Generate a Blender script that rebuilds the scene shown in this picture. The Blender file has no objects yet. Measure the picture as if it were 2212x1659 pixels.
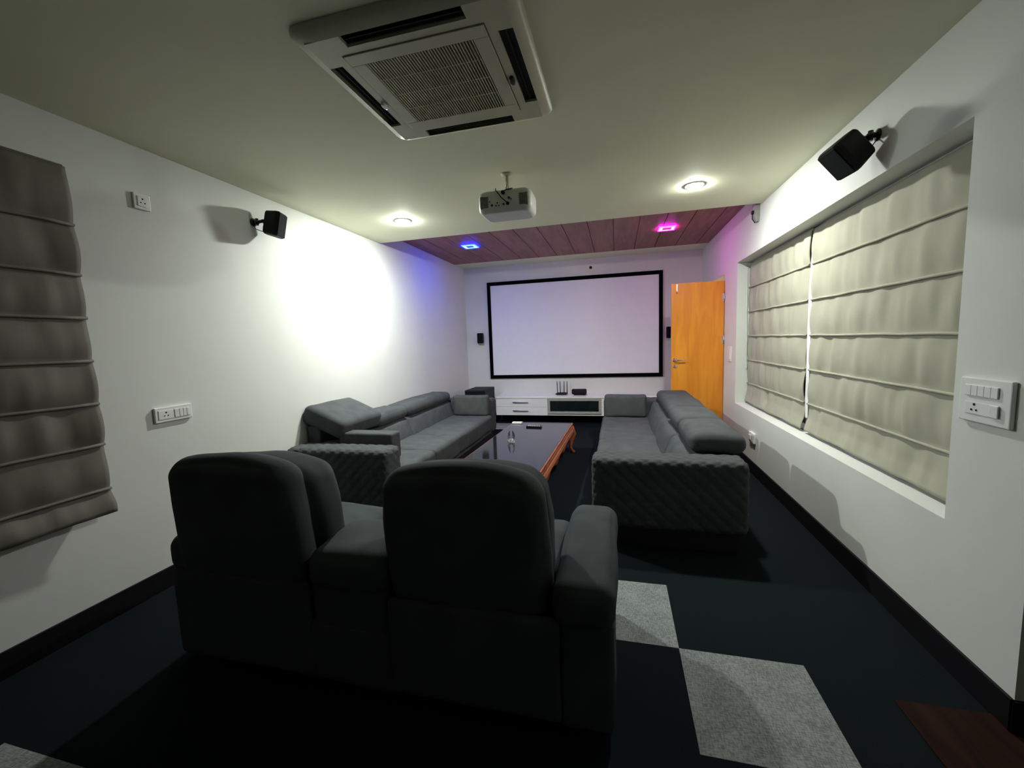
import bpy, bmesh, math, random
from mathutils import Vector, Matrix, noise
random.seed(4)
SC = bpy.context.scene
COL = SC.collection
PI = math.pi

# ------------------------------------------------------------------ camera
IW = 2212.0
FPX, YAW, PITCH, ROLL, CH = 891.035, 0.2509, -0.1035, -0.0363, 1.4272
cam_d = bpy.data.cameras.new('camera')
cam = bpy.data.objects.new('camera', cam_d)
COL.objects.link(cam)
cam_d.sensor_fit = 'HORIZONTAL'
cam_d.sensor_width = 36.0
cam_d.lens = 36.0 * FPX / IW
cam_d.clip_start = 0.02
_f = Vector((-math.sin(YAW) * math.cos(PITCH), math.cos(YAW) * math.cos(PITCH), math.sin(PITCH)))
_r = Vector((math.cos(YAW), math.sin(YAW), 0))
_u = _r.cross(_f)
_r2 = _r * math.cos(ROLL) + _u * math.sin(ROLL)
_u2 = -_r * math.sin(ROLL) + _u * math.cos(ROLL)
M = Matrix.Identity(4)
for i in range(3):
    M[i][0] = _r2[i]; M[i][1] = _u2[i]; M[i][2] = -_f[i]
M[0][3], M[1][3], M[2][3] = 0, 0, CH
cam.matrix_world = M
SC.camera = cam

# ------------------------------------------------------------------ world and exposure
world = bpy.data.worlds.new('night')
SC.world = world
world.use_nodes = True
world.node_tree.nodes['Background'].inputs[0].default_value = (0.02, 0.025, 0.03, 1)
world.node_tree.nodes['Background'].inputs[1].default_value = 0.05
SC.view_settings.view_transform = 'Standard'
SC.view_settings.look = 'None'
SC.view_settings.gamma = 1
SC.view_settings.exposure = 0.0
SC.view_settings.use_curve_mapping = False
DOWN_E = 2150.0     # emission of the white downlight nearer the left wall
DOWN_R = 1450.0     # and of the one nearer the right wall
BLUE_E = 70.0
PINK_E = 34.0

# ------------------------------------------------------------------ room measures (metres)
XL, XR = -2.685, 1.329
ZC, YS = 2.624, 4.462          # white ceiling height, where it ends
ZW, YW, YB = 2.764, 6.795, 7.247
YE = 1.69                      # right wall ends here (entry)
YR = -2.6                      # wall behind the camera
BB = 0.123

# ------------------------------------------------------------------ materials
def mat(name, col, rough=0.6, metal=0.0, spec=0.5, noise_s=None, noise_a=0.0, bump=0.0, bump_s=200.0,
        sheen=0.0, coat=0.0, trans=0.0, emit=None, emit_s=0.0, stretch=None):
    m = bpy.data.materials.new(name)
    m.use_nodes = True
    nt = m.node_tree
    b = nt.nodes['Principled BSDF']
    b.inputs['Base Color'].default_value = (*col, 1)
    b.inputs['Roughness'].default_value = rough
    b.inputs['Metallic'].default_value = metal
    b.inputs['Specular IOR Level'].default_value = spec
    b.inputs['Sheen Weight'].default_value = sheen
    b.inputs['Coat Weight'].default_value = coat
    b.inputs['Transmission Weight'].default_value = trans
    if emit:
        b.inputs['Emission Color'].default_value = (*emit, 1)
        b.inputs['Emission Strength'].default_value = emit_s
    tc = nt.nodes.new('ShaderNodeTexCoord')
    mp = nt.nodes.new('ShaderNodeMapping')
    nt.links.new(tc.outputs['Object'], mp.inputs['Vector'])
    if stretch: mp.inputs['Scale'].default_value = stretch
    if noise_s:
        n = nt.nodes.new('ShaderNodeTexNoise')
        n.inputs['Scale'].default_value = noise_s
        n.inputs['Detail'].default_value = 6
        nt.links.new(mp.outputs[0], n.inputs['Vector'])
        r = nt.nodes.new('ShaderNodeValToRGB')
        lo = [max(0, c * (1 - noise_a)) for c in col]; hi = [min(1, c * (1 + noise_a)) for c in col]
        r.color_ramp.elements[0].position = 0.3; r.color_ramp.elements[1].position = 0.7
        r.color_ramp.elements[0].color = (*lo, 1); r.color_ramp.elements[1].color = (*hi, 1)
        nt.links.new(n.outputs['Fac'], r.inputs['Fac'])
        nt.links.new(r.outputs['Color'], b.inputs['Base Color'])
    if bump:
        n2 = nt.nodes.new('ShaderNodeTexNoise')
        n2.inputs['Scale'].default_value = bump_s
        n2.inputs['Detail'].default_value = 3
        nt.links.new(mp.outputs[0], n2.inputs['Vector'])
        bp = nt.nodes.new('ShaderNodeBump')
        bp.inputs['Strength'].default_value = bump
        bp.inputs['Distance'].default_value = 0.002
        nt.links.new(n2.outputs['Fac'], bp.inputs['Height'])
        nt.links.new(bp.outputs['Normal'], b.inputs['Normal'])
    return m

M_wall = mat('wall_paint', (0.71, 0.735, 0.70), 0.7, spec=0.25, noise_s=3, noise_a=0.02, bump=0.06, bump_s=90)
M_wallrear = mat('wall_rear_low_bounce', (0.10, 0.10, 0.10), 0.8, spec=0.2, noise_s=3, noise_a=0.03)  # dark tone of the unseen rear wall, chosen to cut bounced light
M_ceil = mat('ceiling_paint', (0.80, 0.80, 0.62), 0.75, spec=0.2, noise_s=3, noise_a=0.02, bump=0.05, bump_s=70)
M_trim = mat('white_trim', (0.84, 0.85, 0.84), 0.45, noise_s=5, noise_a=0.02)
M_base = mat('black_skirting', (0.006, 0.006, 0.008), 0.6, spec=0.2, noise_s=30, noise_a=0.3)
M_dark = mat('dark_carpet', (0.008, 0.0115, 0.014), 0.95, spec=0.05, noise_s=260, noise_a=0.35, bump=0.5, bump_s=420)
M_fab = mat('charcoal_velvet', (0.072, 0.079, 0.083), 0.85, spec=0.15, noise_s=9, noise_a=0.16, bump=0.25, bump_s=600)
M_rec = mat('dark_suede', (0.062, 0.072, 0.076), 0.88, spec=0.12, noise_s=7, noise_a=0.18, bump=0.25, bump_s=500)
M_plinth = mat('black_plinth', (0.012, 0.012, 0.013), 0.6, noise_s=20, noise_a=0.2)
M_black = mat('black_plastic', (0.006, 0.007, 0.008), 0.6, spec=0.25, noise_s=60, noise_a=0.3, bump=0.05)
M_grille = mat('black_grille', (0.004, 0.006, 0.007), 0.9, spec=0.2, noise_s=300, noise_a=0.5, bump=0.3, bump_s=900)
M_gloss = mat('black_gloss', (0.006, 0.006, 0.007), 0.15, noise_s=40, noise_a=0.2)
M_white = mat('white_plastic', (0.80, 0.81, 0.80), 0.35, noise_s=20, noise_a=0.02)
M_ac = mat('cream_plastic', (0.50, 0.49, 0.36), 0.45, noise_s=12, noise_a=0.03)
M_acd = mat('dark_filter', (0.018, 0.019, 0.017), 0.8, noise_s=150, noise_a=0.4)
M_slot = mat('air_slot_black', (0.004, 0.005, 0.004), 0.8, noise_s=30, noise_a=0.2)
M_proj = mat('projector_shell', (0.62, 0.61, 0.58), 0.45, noise_s=14, noise_a=0.05)
M_projv = mat('projector_vent', (0.16, 0.16, 0.13), 0.7, noise_s=90, noise_a=0.3)
M_screen = mat('projection_fabric', (0.87, 0.89, 0.95), 0.9, spec=0.05, noise_s=8, noise_a=0.01)
M_felt = mat('black_felt', (0.003, 0.003, 0.004), 0.95, spec=0.02, noise_s=60, noise_a=0.3)
M_lac = mat('white_lacquer', (0.86, 0.87, 0.87), 0.25, noise_s=5, noise_a=0.015)
M_steel = mat('brushed_steel', (0.62, 0.63, 0.63), 0.3, metal=1.0, noise_s=60, noise_a=0.1)
M_chrome = mat('chrome', (0.8, 0.8, 0.8), 0.1, metal=1.0, noise_s=10, noise_a=0.02)
M_doorfr = mat('green_grey_frame', (0.36, 0.39, 0.34), 0.4, noise_s=20, noise_a=0.05)
M_tint = mat('tinted_glass', (0.010, 0.014, 0.015), 0.06, spec=0.6, noise_s=8, noise_a=0.4)
M_tglass = mat('black_table_glass', (0.012, 0.013, 0.016), 0.05, spec=0.55, noise_s=4, noise_a=0.1)
M_blind = mat('taupe_blind_cloth', (0.40, 0.40, 0.315), 0.85, spec=0.15, noise_s=6, noise_a=0.06, bump=0.3, bump_s=700)
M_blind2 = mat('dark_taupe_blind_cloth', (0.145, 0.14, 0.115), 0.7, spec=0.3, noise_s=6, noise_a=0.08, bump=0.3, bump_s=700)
M_lining = mat('white_lining', (0.88, 0.89, 0.88), 0.6, noise_s=10, noise_a=0.02)
M_cream = mat('cream_frame', (0.72, 0.66, 0.52), 0.5, noise_s=6, noise_a=0.04)
M_glass = mat('window_glass', (0.9, 0.95, 0.95), 0.03, trans=1.0, noise_s=3, noise_a=0.01)
M_crys = mat('crystal', (0.95, 0.97, 1.0), 0.02, trans=1.0, spec=0.8, noise_s=3, noise_a=0.01)
M_grey = mat('grey_plastic', (0.30, 0.30, 0.28), 0.5, noise_s=30, noise_a=0.1)
M_emitw = mat('downlight_glow', (1, 1, 1), 0.5, emit=(0.97, 1.0, 0.92), emit_s=DOWN_E, noise_s=3, noise_a=0.01)
M_rimb = mat('blue_rim', (0.05, 0.12, 0.9), 0.4, emit=(0.0012, 0.004, 1.0), emit_s=140)
M_rimp = mat('pink_rim', (0.9, 0.05, 0.5), 0.4, emit=(0.9, 0.004, 0.75), emit_s=80)
M_emitw2 = mat('downlight_glow_weaker', (1, 1, 1), 0.5, emit=(0.97, 1.0, 0.92), emit_s=DOWN_R, noise_s=3, noise_a=0.01)
M_emitb2 = mat('blue_ring', (0.1, 0.4, 1), 0.5, emit=(0.025, 0.12, 1.0), emit_s=BLUE_E)
M_emitp2 = mat('pink_ring', (1, 0.4, 0.9), 0.5, emit=(0.85, 0.045, 1.0), emit_s=PINK_E)
M_cb = mat('blue_plate', (0.02, 0.1, 0.9), 0.4, emit=(0.0, 0.06, 0.9), emit_s=0.9, noise_s=3, noise_a=0.01)
M_cp = mat('pink_plate', (0.7, 0.05, 0.5), 0.4, emit=(0.7, 0.03, 0.3), emit_s=0.7, noise_s=3, noise_a=0.01)
M_led = mat('blue_indicator', (0.1, 0.1, 1), 0.5, emit=(0.12, 0.13, 1.0), emit_s=1.6)
M_hall = mat('unseen_lamp', (1, 1, 1), 0.5, emit=(1.0, 0.86, 0.62), emit_s=6)


def wood(name, c1, c2, scale, stretch, rough=0.4, planks=None):
    m = bpy.data.materials.new(name); m.use_nodes = True
    nt = m.node_tree; b = nt.nodes['Principled BSDF']
    b.inputs['Roughness'].default_value = rough
    if rough > 0.8: b.inputs['Specular IOR Level'].default_value = 0.1
    tc = nt.nodes.new('ShaderNodeTexCoord'); mp = nt.nodes.new('ShaderNodeMapping')
    mp.inputs['Scale'].default_value = stretch
    nt.links.new(tc.outputs['Object'], mp.inputs['Vector'])
    n = nt.nodes.new('ShaderNodeTexNoise'); n.inputs['Scale'].default_value = scale
    n.inputs['Detail'].default_value = 8; n.inputs['Distortion'].default_value = 0.8
    nt.links.new(mp.outputs[0], n.inputs['Vector'])
    r = nt.nodes.new('ShaderNodeValToRGB')
    r.color_ramp.elements[0].position = 0.32; r.color_ramp.elements[1].position = 0.68
    r.color_ramp.elements[0].color = (*c1, 1); r.color_ramp.elements[1].color = (*c2, 1)
    nt.links.new(n.outputs['Fac'], r.inputs['Fac'])
    nt.links.new(r.outputs['Color'], b.inputs['Base Color'])
    return m


M_door = wood('orange_veneer', (0.70, 0.225, 0.012), (0.86, 0.34, 0.03), 3.0, (3.5, 3.5, 0.45), 0.35)
M_ceilw = wood('reddish_ceiling_plank', (0.21, 0.070, 0.062), (0.34, 0.135, 0.115), 3.5, (5, 0.5, 5), 0.5)
M_tablew = wood('carved_teak', (0.22, 0.062, 0.026), (0.40, 0.13, 0.052), 5.0, (4, 0.8, 4), 0.35)
M_floorw = wood('brown_parquet', (0.013, 0.005, 0.003), (0.026, 0.010, 0.005), 4.0, (6, 1, 6), 0.85)


def heather():
    m = bpy.data.materials.new('light_carpet_tile'); m.use_nodes = True
    nt = m.node_tree; b = nt.nodes['Principled BSDF']
    b.inputs['Roughness'].default_value = 0.95
    b.inputs['Specular IOR Level'].default_value = 0.05
    tc = nt.nodes.new('ShaderNodeTexCoord')
    outs = []
    for sc_, st in ((60, (3.5, 0.7, 1)), (60, (0.7, 3.5, 1)), (9, (1, 1, 1))):
        mp = nt.nodes.new('ShaderNodeMapping'); mp.inputs['Scale'].default_value = st
        nt.links.new(tc.outputs['Object'], mp.inputs['Vector'])
        n = nt.nodes.new('ShaderNodeTexNoise'); n.inputs['Scale'].default_value = sc_
        n.inputs['Detail'].default_value = 5
        nt.links.new(mp.outputs[0], n.inputs['Vector'])
        outs.append(n.outputs['Fac'])
    a = nt.nodes.new('ShaderNodeMath'); a.operation = 'ADD'
    nt.links.new(outs[0], a.inputs[0]); nt.links.new(outs[1], a.inputs[1])
    a2 = nt.nodes.new('ShaderNodeMath'); a2.operation = 'MULTIPLY_ADD'
    nt.links.new(outs[2], a2.inputs[0]); a2.inputs[1].default_value = 0.5
    nt.links.new(a.outputs[0], a2.inputs[2])
    r = nt.nodes.new('ShaderNodeValToRGB')
    r.color_ramp.elements[0].position = 0.95; r.color_ramp.elements[1].position = 1.0
    a3 = nt.nodes.new('ShaderNodeMapRange')
    a3.inputs[1].default_value = 1.0; a3.inputs[2].default_value = 1.5
    nt.links.new(a2.outputs[0], a3.inputs[0])
    r.color_ramp.elements[0].position = 0.1; r.color_ramp.elements[1].position = 0.9
    r.color_ramp.elements[0].color = (0.15, 0.165, 0.165, 1); r.color_ramp.elements[1].color = (0.31, 0.33, 0.325, 1)
    nt.links.new(a3.outputs[0], r.inputs['Fac'])
    nt.links.new(r.outputs['Color'], b.inputs['Base Color'])
    return m


M_light = heather()

# ------------------------------------------------------------------ mesh helpers
def obj(name, bm, m, parent=None, smooth=False):
    me = bpy.data.meshes.new(name)
    bm.normal_update()
    bm.to_mesh(me); bm.free()
    o = bpy.data.objects.new(name, me)
    COL.objects.link(o)
    for mm in (m if isinstance(m, (list, tuple)) else [m]):
        me.materials.append(mm)
    if smooth:
        for p in me.polygons: p.use_smooth = True
    if parent: o.parent = parent
    return o


def thing(name, label, cat, loc=(0, 0, 0), rotz=0.0, group=None):
    o = bpy.data.objects.new(name, None)
    COL.objects.link(o)
    o.location = loc
    o.rotation_euler = (0, 0, rotz)
    o.empty_display_size = 0.1
    o['label'] = label; o['category'] = cat
    if group: o['group'] = group
    return o


def tag(o, label, cat, group=None):
    o['label'] = label; o['category'] = cat
    if group: o['group'] = group
    return o


def struct(name, bm, m, parent=None):
    o = obj(name, bm, m, parent)
    if parent is None: o['kind'] = 'structure'
    return o


def sempty(name, loc=(0, 0, 0)):
    o = bpy.data.objects.new(name, None); COL.objects.link(o); o.location = loc
    o['kind'] = 'structure'
    return o


def B():
    return bmesh.new()


def box(bm, x0, x1, y0, y1, z0, z1, mi=0, mtx=None):
    vs = [Vector(p) for p in ((x0, y0, z0), (x1, y0, z0), (x1, y1, z0), (x0, y1, z0),
                              (x0, y0, z1), (x1, y0, z1), (x1, y1, z1), (x0, y1, z1))]
    if mtx: vs = [mtx @ v for v in vs]
    vs = [bm.verts.new(v) for v in vs]
    for f in ((0, 3, 2, 1), (4, 5, 6, 7), (0, 1, 5, 4), (1, 2, 6, 5), (2, 3, 7, 6), (3, 0, 4, 7)):
        fc = bm.faces.new([vs[i] for i in f]); fc.material_index = mi
    return bm


def bbox(bm, x0, x1, y0, y1, z0, z1, r=0.005, seg=2, mi=0, mtx=None):
    """box with bevelled edges"""
    t = B(); box(t, x0, x1, y0, y1, z0, z1)
    bmesh.ops.bevel(t, geom=t.edges[:], offset=r, segments=seg, affect='EDGES', profile=0.5)
    merge(bm, t, mi, mtx)
    return bm


def merge(bm, t, mi=0, mtx=None):
    mp = {}
    for v in t.verts: mp[v] = bm.verts.new(mtx @ v.co if mtx else v.co)
    for f in t.faces:
        try:
            nf = bm.faces.new([mp[v] for v in f.verts]); nf.material_index = mi; nf.smooth = f.smooth
        except ValueError: pass
    t.free()


def rbox(bm, lo, hi, r, res=0.02, disp=None, bulge=(0, 0, 0), post=None, pw=2.0):
    """upholstered block: rounded box on a dense grid; bulge per axis, disp(p,n)->offset along n, post(p)->p"""
    lo = Vector(lo); hi = Vector(hi); c = (lo + hi) / 2; h = (hi - lo) / 2
    r = min(r, h.x * .99, h.y * .99, h.z * .99)
    t = B()
    def ticks(hh):
        a = []
        k = max(3, int(math.ceil(r / res)) + 1)
        for i in range(k): a.append(-hh + r * (1 - math.cos(PI / 2 * i / k)) if False else -hh + r * i / k)
        n = max(1, int(round((2 * hh - 2 * r) / res)))
        for i in range(n + 1): a.append(-hh + r + (2 * hh - 2 * r) * i / n)
        for i in range(1, k + 1): a.append(hh - r + r * i / k)
        return a
    T = [ticks(h.x), ticks(h.y), ticks(h.z)]
    for ax in range(3):
        a1, a2 = (ax + 1) % 3, (ax + 2) % 3
        for sgn in (-1, 1):
            g = []
            for u in T[a1]:
                row = []
                for v in T[a2]:
                    p = Vector((0, 0, 0)); p[ax] = sgn * h[ax]; p[a1] = u; p[a2] = v
                    q = Vector([max(-(h[i] - r), min(h[i] - r, p[i])) for i in range(3)])
                    d = p - q
                    n = d.normalized()
                    P = q + n * r
                    off = 0.0
                    bu = bulge[ax]
                    uu, vv = u / h[a1], v / h[a2]
                    off += bu * (1 - abs(uu) ** pw) * (1 - abs(vv) ** pw)
                    P = P + n * off
                    if disp: P = P + n * disp(P + c, n)
                    P = P + c
                    if post: P = post(P)
                    row.append(t.verts.new(P))
                g.append(row)
            for i in range(len(g) - 1):
                for j in range(len(g[0]) - 1):
                    fs = [g[i][j], g[i + 1][j], g[i + 1][j + 1], g[i][j + 1]]
                    if sgn < 0: fs.reverse()
                    f = t.faces.new(fs); f.smooth = True
    bmesh.ops.remove_doubles(t, verts=t.verts[:], dist=1e-5)
    merge(bm, t)
    return bm


def tube(bm, pts, r, seg=8, cap=True, mi=0):
    pts = [Vector(p) for p in pts]
    rings = []
    up = Vector((0, 0, 1))
    for i, p in enumerate(pts):
        d = (pts[min(i + 1, len(pts) - 1)] - pts[max(i - 1, 0)]).normalized()
        a = d.cross(up)
        if a.length < 1e-3: a = d.cross(Vector((1, 0, 0)))
        a.normalize(); b = d.cross(a)
        rr = r[i] if isinstance(r, (list, tuple)) else r
        rings.append([bm.verts.new(p + (a * math.cos(2 * PI * k / seg) + b * math.sin(2 * PI * k / seg)) * rr) for k in range(seg)])
    for i in range(len(rings) - 1):
        for k in range(seg):
            f = bm.faces.new([rings[i][k], rings[i][(k + 1) % seg], rings[i + 1][(k + 1) % seg], rings[i + 1][k]])
            f.smooth = True; f.material_index = mi
    if cap:
        f = bm.faces.new(rings[0][::-1]); f.material_index = mi
        f = bm.faces.new(rings[-1]); f.material_index = mi
    return bm


def lathe(bm, prof, c=(0, 0, 0), seg=32, axis='z', mi=0):
    """prof = list of (radius, height)"""
    c = Vector(c); rings = []
    for (r, hgt) in prof:
        ring = []
        for k in range(seg):
            a = 2 * PI * k / seg
            if axis == 'z': v = Vector((r * math.cos(a), r * math.sin(a), hgt))
            elif axis == 'y': v = Vector((r * math.cos(a), hgt, r * math.sin(a)))
            else: v = Vector((hgt, r * math.cos(a), r * math.sin(a)))
            ring.append(bm.verts.new(c + v))
        rings.append(ring)
    for i in range(len(rings) - 1):
        for k in range(seg):
            f = bm.faces.new([rings[i][k], rings[i][(k + 1) % seg], rings[i + 1][(k + 1) % seg], rings[i + 1][k]])
            f.smooth = True; f.material_index = mi
    for rg, rev in ((rings[0], True), (rings[-1], False)):
        f = bm.faces.new(rg[::-1] if rev else rg); f.material_index = mi
    bmesh.ops.recalc_face_normals(bm, faces=bm.faces[:])
    return bm


def loft(bm, rings, closed_ring=True, cap=True, mi=0, smooth=True):
    R = [[bm.verts.new(Vector(p)) for p in ring] for ring in rings]
    n = len(R[0])
    for i in range(len(R) - 1):
        for k in range(n if closed_ring else n - 1):
            f = bm.faces.new([R[i][k], R[i][(k + 1) % n], R[i + 1][(k + 1) % n], R[i + 1][k]])
            f.smooth = smooth; f.material_index = mi
    if cap and closed_ring:
        bm.faces.new(R[0][::-1]).material_index = mi
        bm.faces.new(R[-1]).material_index = mi
    bmesh.ops.recalc_face_normals(bm, faces=bm.faces[:])
    return bm


def wallx(bm, x0, x1, y0, y1, z0, z1, holes):
    """slab in the yz plane with rectangular holes (y0,y1,z0,z1)"""
    ys = sorted({y0, y1, *[h[0] for h in holes], *[h[1] for h in holes]})
    zs = sorted({z0, z1, *[h[2] for h in holes], *[h[3] for h in holes]})
    ys = [y for y in ys if y0 <= y <= y1]; zs = [z for z in zs if z0 <= z <= z1]
    for i in range(len(ys) - 1):
        for j in range(len(zs) - 1):
            cy, cz = (ys[i] + ys[i + 1]) / 2, (zs[j] + zs[j + 1]) / 2
            if any(h[0] < cy < h[1] and h[2] < cz < h[3] for h in holes): continue
            box(bm, x0, x1, ys[i], ys[i + 1], zs[j], zs[j + 1])
    return bm

# ------------------------------------------------------------------ the room
TX, TY = 0.2633, 1.8775
light_tiles = {(-1, 0), (0, -1), (-5, 9), (-5, -3)}
fl = B()
x_e = [XL - 0.2] + [TX + 0.5 * k for k in range(-6, 3) if XL < TX + 0.5 * k < XR] + [XR + 0.2]
y_e = [YR] + [TY + 0.5 * k for k in range(-9, 12) if YR < TY + 0.5 * k < YB] + [YB + 0.15]
for a in range(len(x_e) - 1):
    for b_ in range(len(y_e) - 1):
        cx, cy = (x_e[a] + x_e[a + 1]) / 2, (y_e[b_] + y_e[b_ + 1]) / 2
        k = (math.floor((cx - TX) / 0.5), math.floor((cy - TY) / 0.5))
        vs = [fl.verts.new(p) for p in ((x_e[a], y_e[b_], 0), (x_e[a + 1], y_e[b_], 0), (x_e[a + 1], y_e[b_ + 1], 0), (x_e[a], y_e[b_ + 1], 0))]
        fl.faces.new(vs).material_index = 1 if k in light_tiles else 0
fo = struct('floor', fl, [M_dark, M_light])
t = B(); box(t, 1.02, 3.2, -2.6, 1.69, -0.02, 0.006); box(t, 1.02, XR - 0.0, 1.69, 1.755, -0.02, 0.006)
struct('floor_entry', t, M_floorw)
t = B(); box(t, XR, 3.2, 5.6, 7.4, -0.06, -0.002)
struct('floor_hall', t, M_floorw)

HW2 = (2.055, 5.25, 0.618, 2.215)     # right window recess
HD = (5.825, 6.49, 0.0, 2.19)         # door opening
t = wallx(B(), XR, XR + 0.2, YE, YB + 0.15, 0, ZW + 0.1, [HW2, HD])
struct('wall_right', t, M_wall)
HW1 = (0.30, 1.38, 0.85, 2.25)
t = wallx(B(), XL - 0.2, XL, YR, YB + 0.15, 0, ZW + 0.1, [HW1])
struct('wall_left', t, M_wall)
t = B(); box(t, XL - 0.2, XR + 0.2, YB, YB + 0.15, 0, ZW + 0.1)
struct('wall_back', t, M_wall)
t = B(); box(t, XL - 0.2, 3.2, YR - 0.15, YR, 0, ZW + 0.1)
struct('wall_rear', t, M_wallrear)
t = B(); box(t, XR, XR + 0.15, YR, 0.75, 0, ZC); box(t, XR + 0.2, 3.2, YE, YE + 0.15, 0, ZW); box(t, 3.2, 3.35, YR, YE + .15, 0, ZW)  # unseen near piece is added to keep the entry lamp off the recliners
struct('wall_entry', t, M_wall)
t = B(); box(t, XR + 0.2, 2.7, 5.5, 5.6, 0, ZW); box(t, XR + 0.2, 2.7, 7.3, 7.4, 0, ZW)
box(t, 2.6, 2.7, 5.6, 7.3, 0, ZW); box(t, XR + 0.2, 2.7, 5.5, 7.4, ZW, ZW + .1)
struct('wall_hall', t, M_cream)
t = B(); box(t, XL, XR, YR, YS, ZC, ZW + 0.1); box(t, XR, 3.3, YR, YE, ZC, ZW + 0.1)
box(t, XL, XR, YW, YB, ZW, ZW + 0.1)
struct('ceiling', t, M_ceil)
# plank ceiling panel set above the white one
t = B()
w = 0.2955
x = XL
while x < XR - 0.01:
    x1 = min(x + w, XR)
    box(t, x + 0.004, x1 - 0.004, YS, YW, ZW, ZW + 0.022)
    x = x1
box(t, XL, XR, YS, YW, ZW + 0.02, ZW + 0.1)
struct('ceiling_planks', t, M_ceilw)

# baseboards
t = B(); box(t, XR - 0.012, XR, YE - 0.01, 5.80, 0.0, BB); box(t, XR - 0.012, XR, 6.50, YB, 0, BB)
struct('baseboard_right', t, M_base)
t = B(); box(t, XR - 0.012, 3.2, YE - 0.012, YE, 0.006, BB)
struct('baseboard_entry', t, M_base)
t = B(); box(t, XL, XL + 0.012, YR, YB, 0, BB)
struct('baseboard_left', t, M_base)
t = B(); box(t, XL + .012, XR - .012, YB - 0.012, YB, 0, BB)
struct('baseboard_back', t, M_base)

# window behind the right blinds
wn = sempty('window_2', (XR + 0.17, 3.65, 0.62))
t = B()
yc = 3.65
for (a, b_, c_, d) in ((2.06 - yc, 2.11 - yc, 0, 1.595), (5.195 - yc, 5.245 - yc, 0, 1.595), (-0.005, 0.145, 0, 1.595),
                       (2.06 - yc, 5.245 - yc, 0, 0.05), (2.06 - yc, 5.245 - yc, 1.545, 1.595)):
    box(t, -0.012, 0.028, a, b_, c_, d)
obj('window_frame', t, M_trim, wn)
t = B(); box(t, 0.0, 0.006, 2.11 - yc, -0.005, .05, 1.545); box(t, 0.0, 0.006, .145, 5.195 - yc, .05, 1.545)
obj('pane', t, M_glass, wn)
wn = sempty('window_1', (XL - 0.17, 0.84, 0.85))
t = B()
for (a, b_, c_, d) in ((-0.54, -0.49, 0, 1.4), (0.49, 0.54, 0, 1.4), (-0.54, 0.54, 0, 0.05), (-0.54, 0.54, 1.35, 1.4)):
    box(t, -0.028, 0.012, a, b_, c_, d)
obj('window_frame', t, M_trim, wn)
t = B(); box(t, 0, 0.006, -0.49, 0.49, 0.05, 1.35)
obj('pane', t, M_glass, wn)

# door frame lining and door leaf (open into the room)
t = B()
box(t, XR - 0.0, XR + 0.2, 5.825, 5.845, 0, 2.19); box(t, XR, XR + 0.2, 6.47, 6.49, 0, 2.19); box(t, XR, XR + 0.2, 5.845, 6.47, 2.165, 2.19)
struct('trim_1', t, M_cream)
dr = sempty('door_1', (XR - 0.004, 5.805, 0))
t = B(); bbox(t, -0.632, -0.006, -0.018, 0.018, 0.008, 2.088, 0.002, 1)
obj('door_leaf', t, M_door, dr)
t = B()
for s in (-1,):
    lathe(t, [(0.026, 0), (0.026, -0.008), (0.012, -0.010), (0.010, -0.05), (0.010, -0.056)], (-0.585, -0.018, 1.10), 20, 'y')
    tube(t, [(-0.585, -0.07, 1.10), (-0.56, -0.074, 1.10), (-0.50, -0.072, 1.101), (-0.465, -0.064, 1.099)], [0.009, 0.010, 0.009, 0.007], 10)
obj('door_handle', t, M_chrome, dr, True)
t = B(); lathe(t, [(0.024, 0), (0.024, -0.006), (0.018, -0.009)], (-0.585, -0.018, 1.02), 20, 'y')
bbox(t, -0.590, -0.580, -0.036, -0.018, 1.005, 1.038, .003)
obj('key_cylinder', t, M_chrome, dr)
t = B(); bbox(t, -0.575, -0.555, -0.024, -0.018, 1.98, 2.08, .002)
tube(t, [(-0.565, -0.022, 1.99), (-0.565, -0.035, 1.965), (-0.565, -0.048, 1.965), (-0.565, -0.052, 1.985)], 0.006, 8)
obj('door_hook', t, M_steel, dr)
for zz in (0.25, 1.35, 1.88):
    t = B(); lathe(t, [(0.007, -0.05), (0.007, 0.05)], (-0.002, -0.022, zz), 12)
    bbox(t, -0.03, -0.001, -0.021, -0.018, zz - .05, zz + .05, .001)
    obj('hinge', t, M_steel, dr)

# ------------------------------------------------------------------ lamps
def downlight(name, label, x, y, grp, m=None):
    r = thing(name, label, 'ceiling light', (x, y, ZC), 0, grp)
    t = B(); lathe(t, [(0.078, 0.0), (0.078, -0.003), (0.072, -0.005), (0.060, -0.005), (0.058, -0.003), (0.058, 0.0)], (0, 0, 0), 40)
    obj('rim', t, M_white, r, True)
    t = B(); lathe(t, [(0.057, -0.002), (0.057, -0.006), (0.048, -0.011), (0.026, -0.0145), (0.004, -0.015)], (0, 0, 0), 32)
    obj('diffuser', t, m or M_emitw, r, True)
    return r


downlight('ceiling_downlight', 'round white lit ceiling downlight nearer the left wall, left of the projector', -1.996, 3.76, 'white ceiling downlights')
downlight('ceiling_downlight', 'round white lit ceiling downlight nearer the right wall, right of the projector', 0.619, 3.74, 'white ceiling downlights', M_emitw2)


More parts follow.
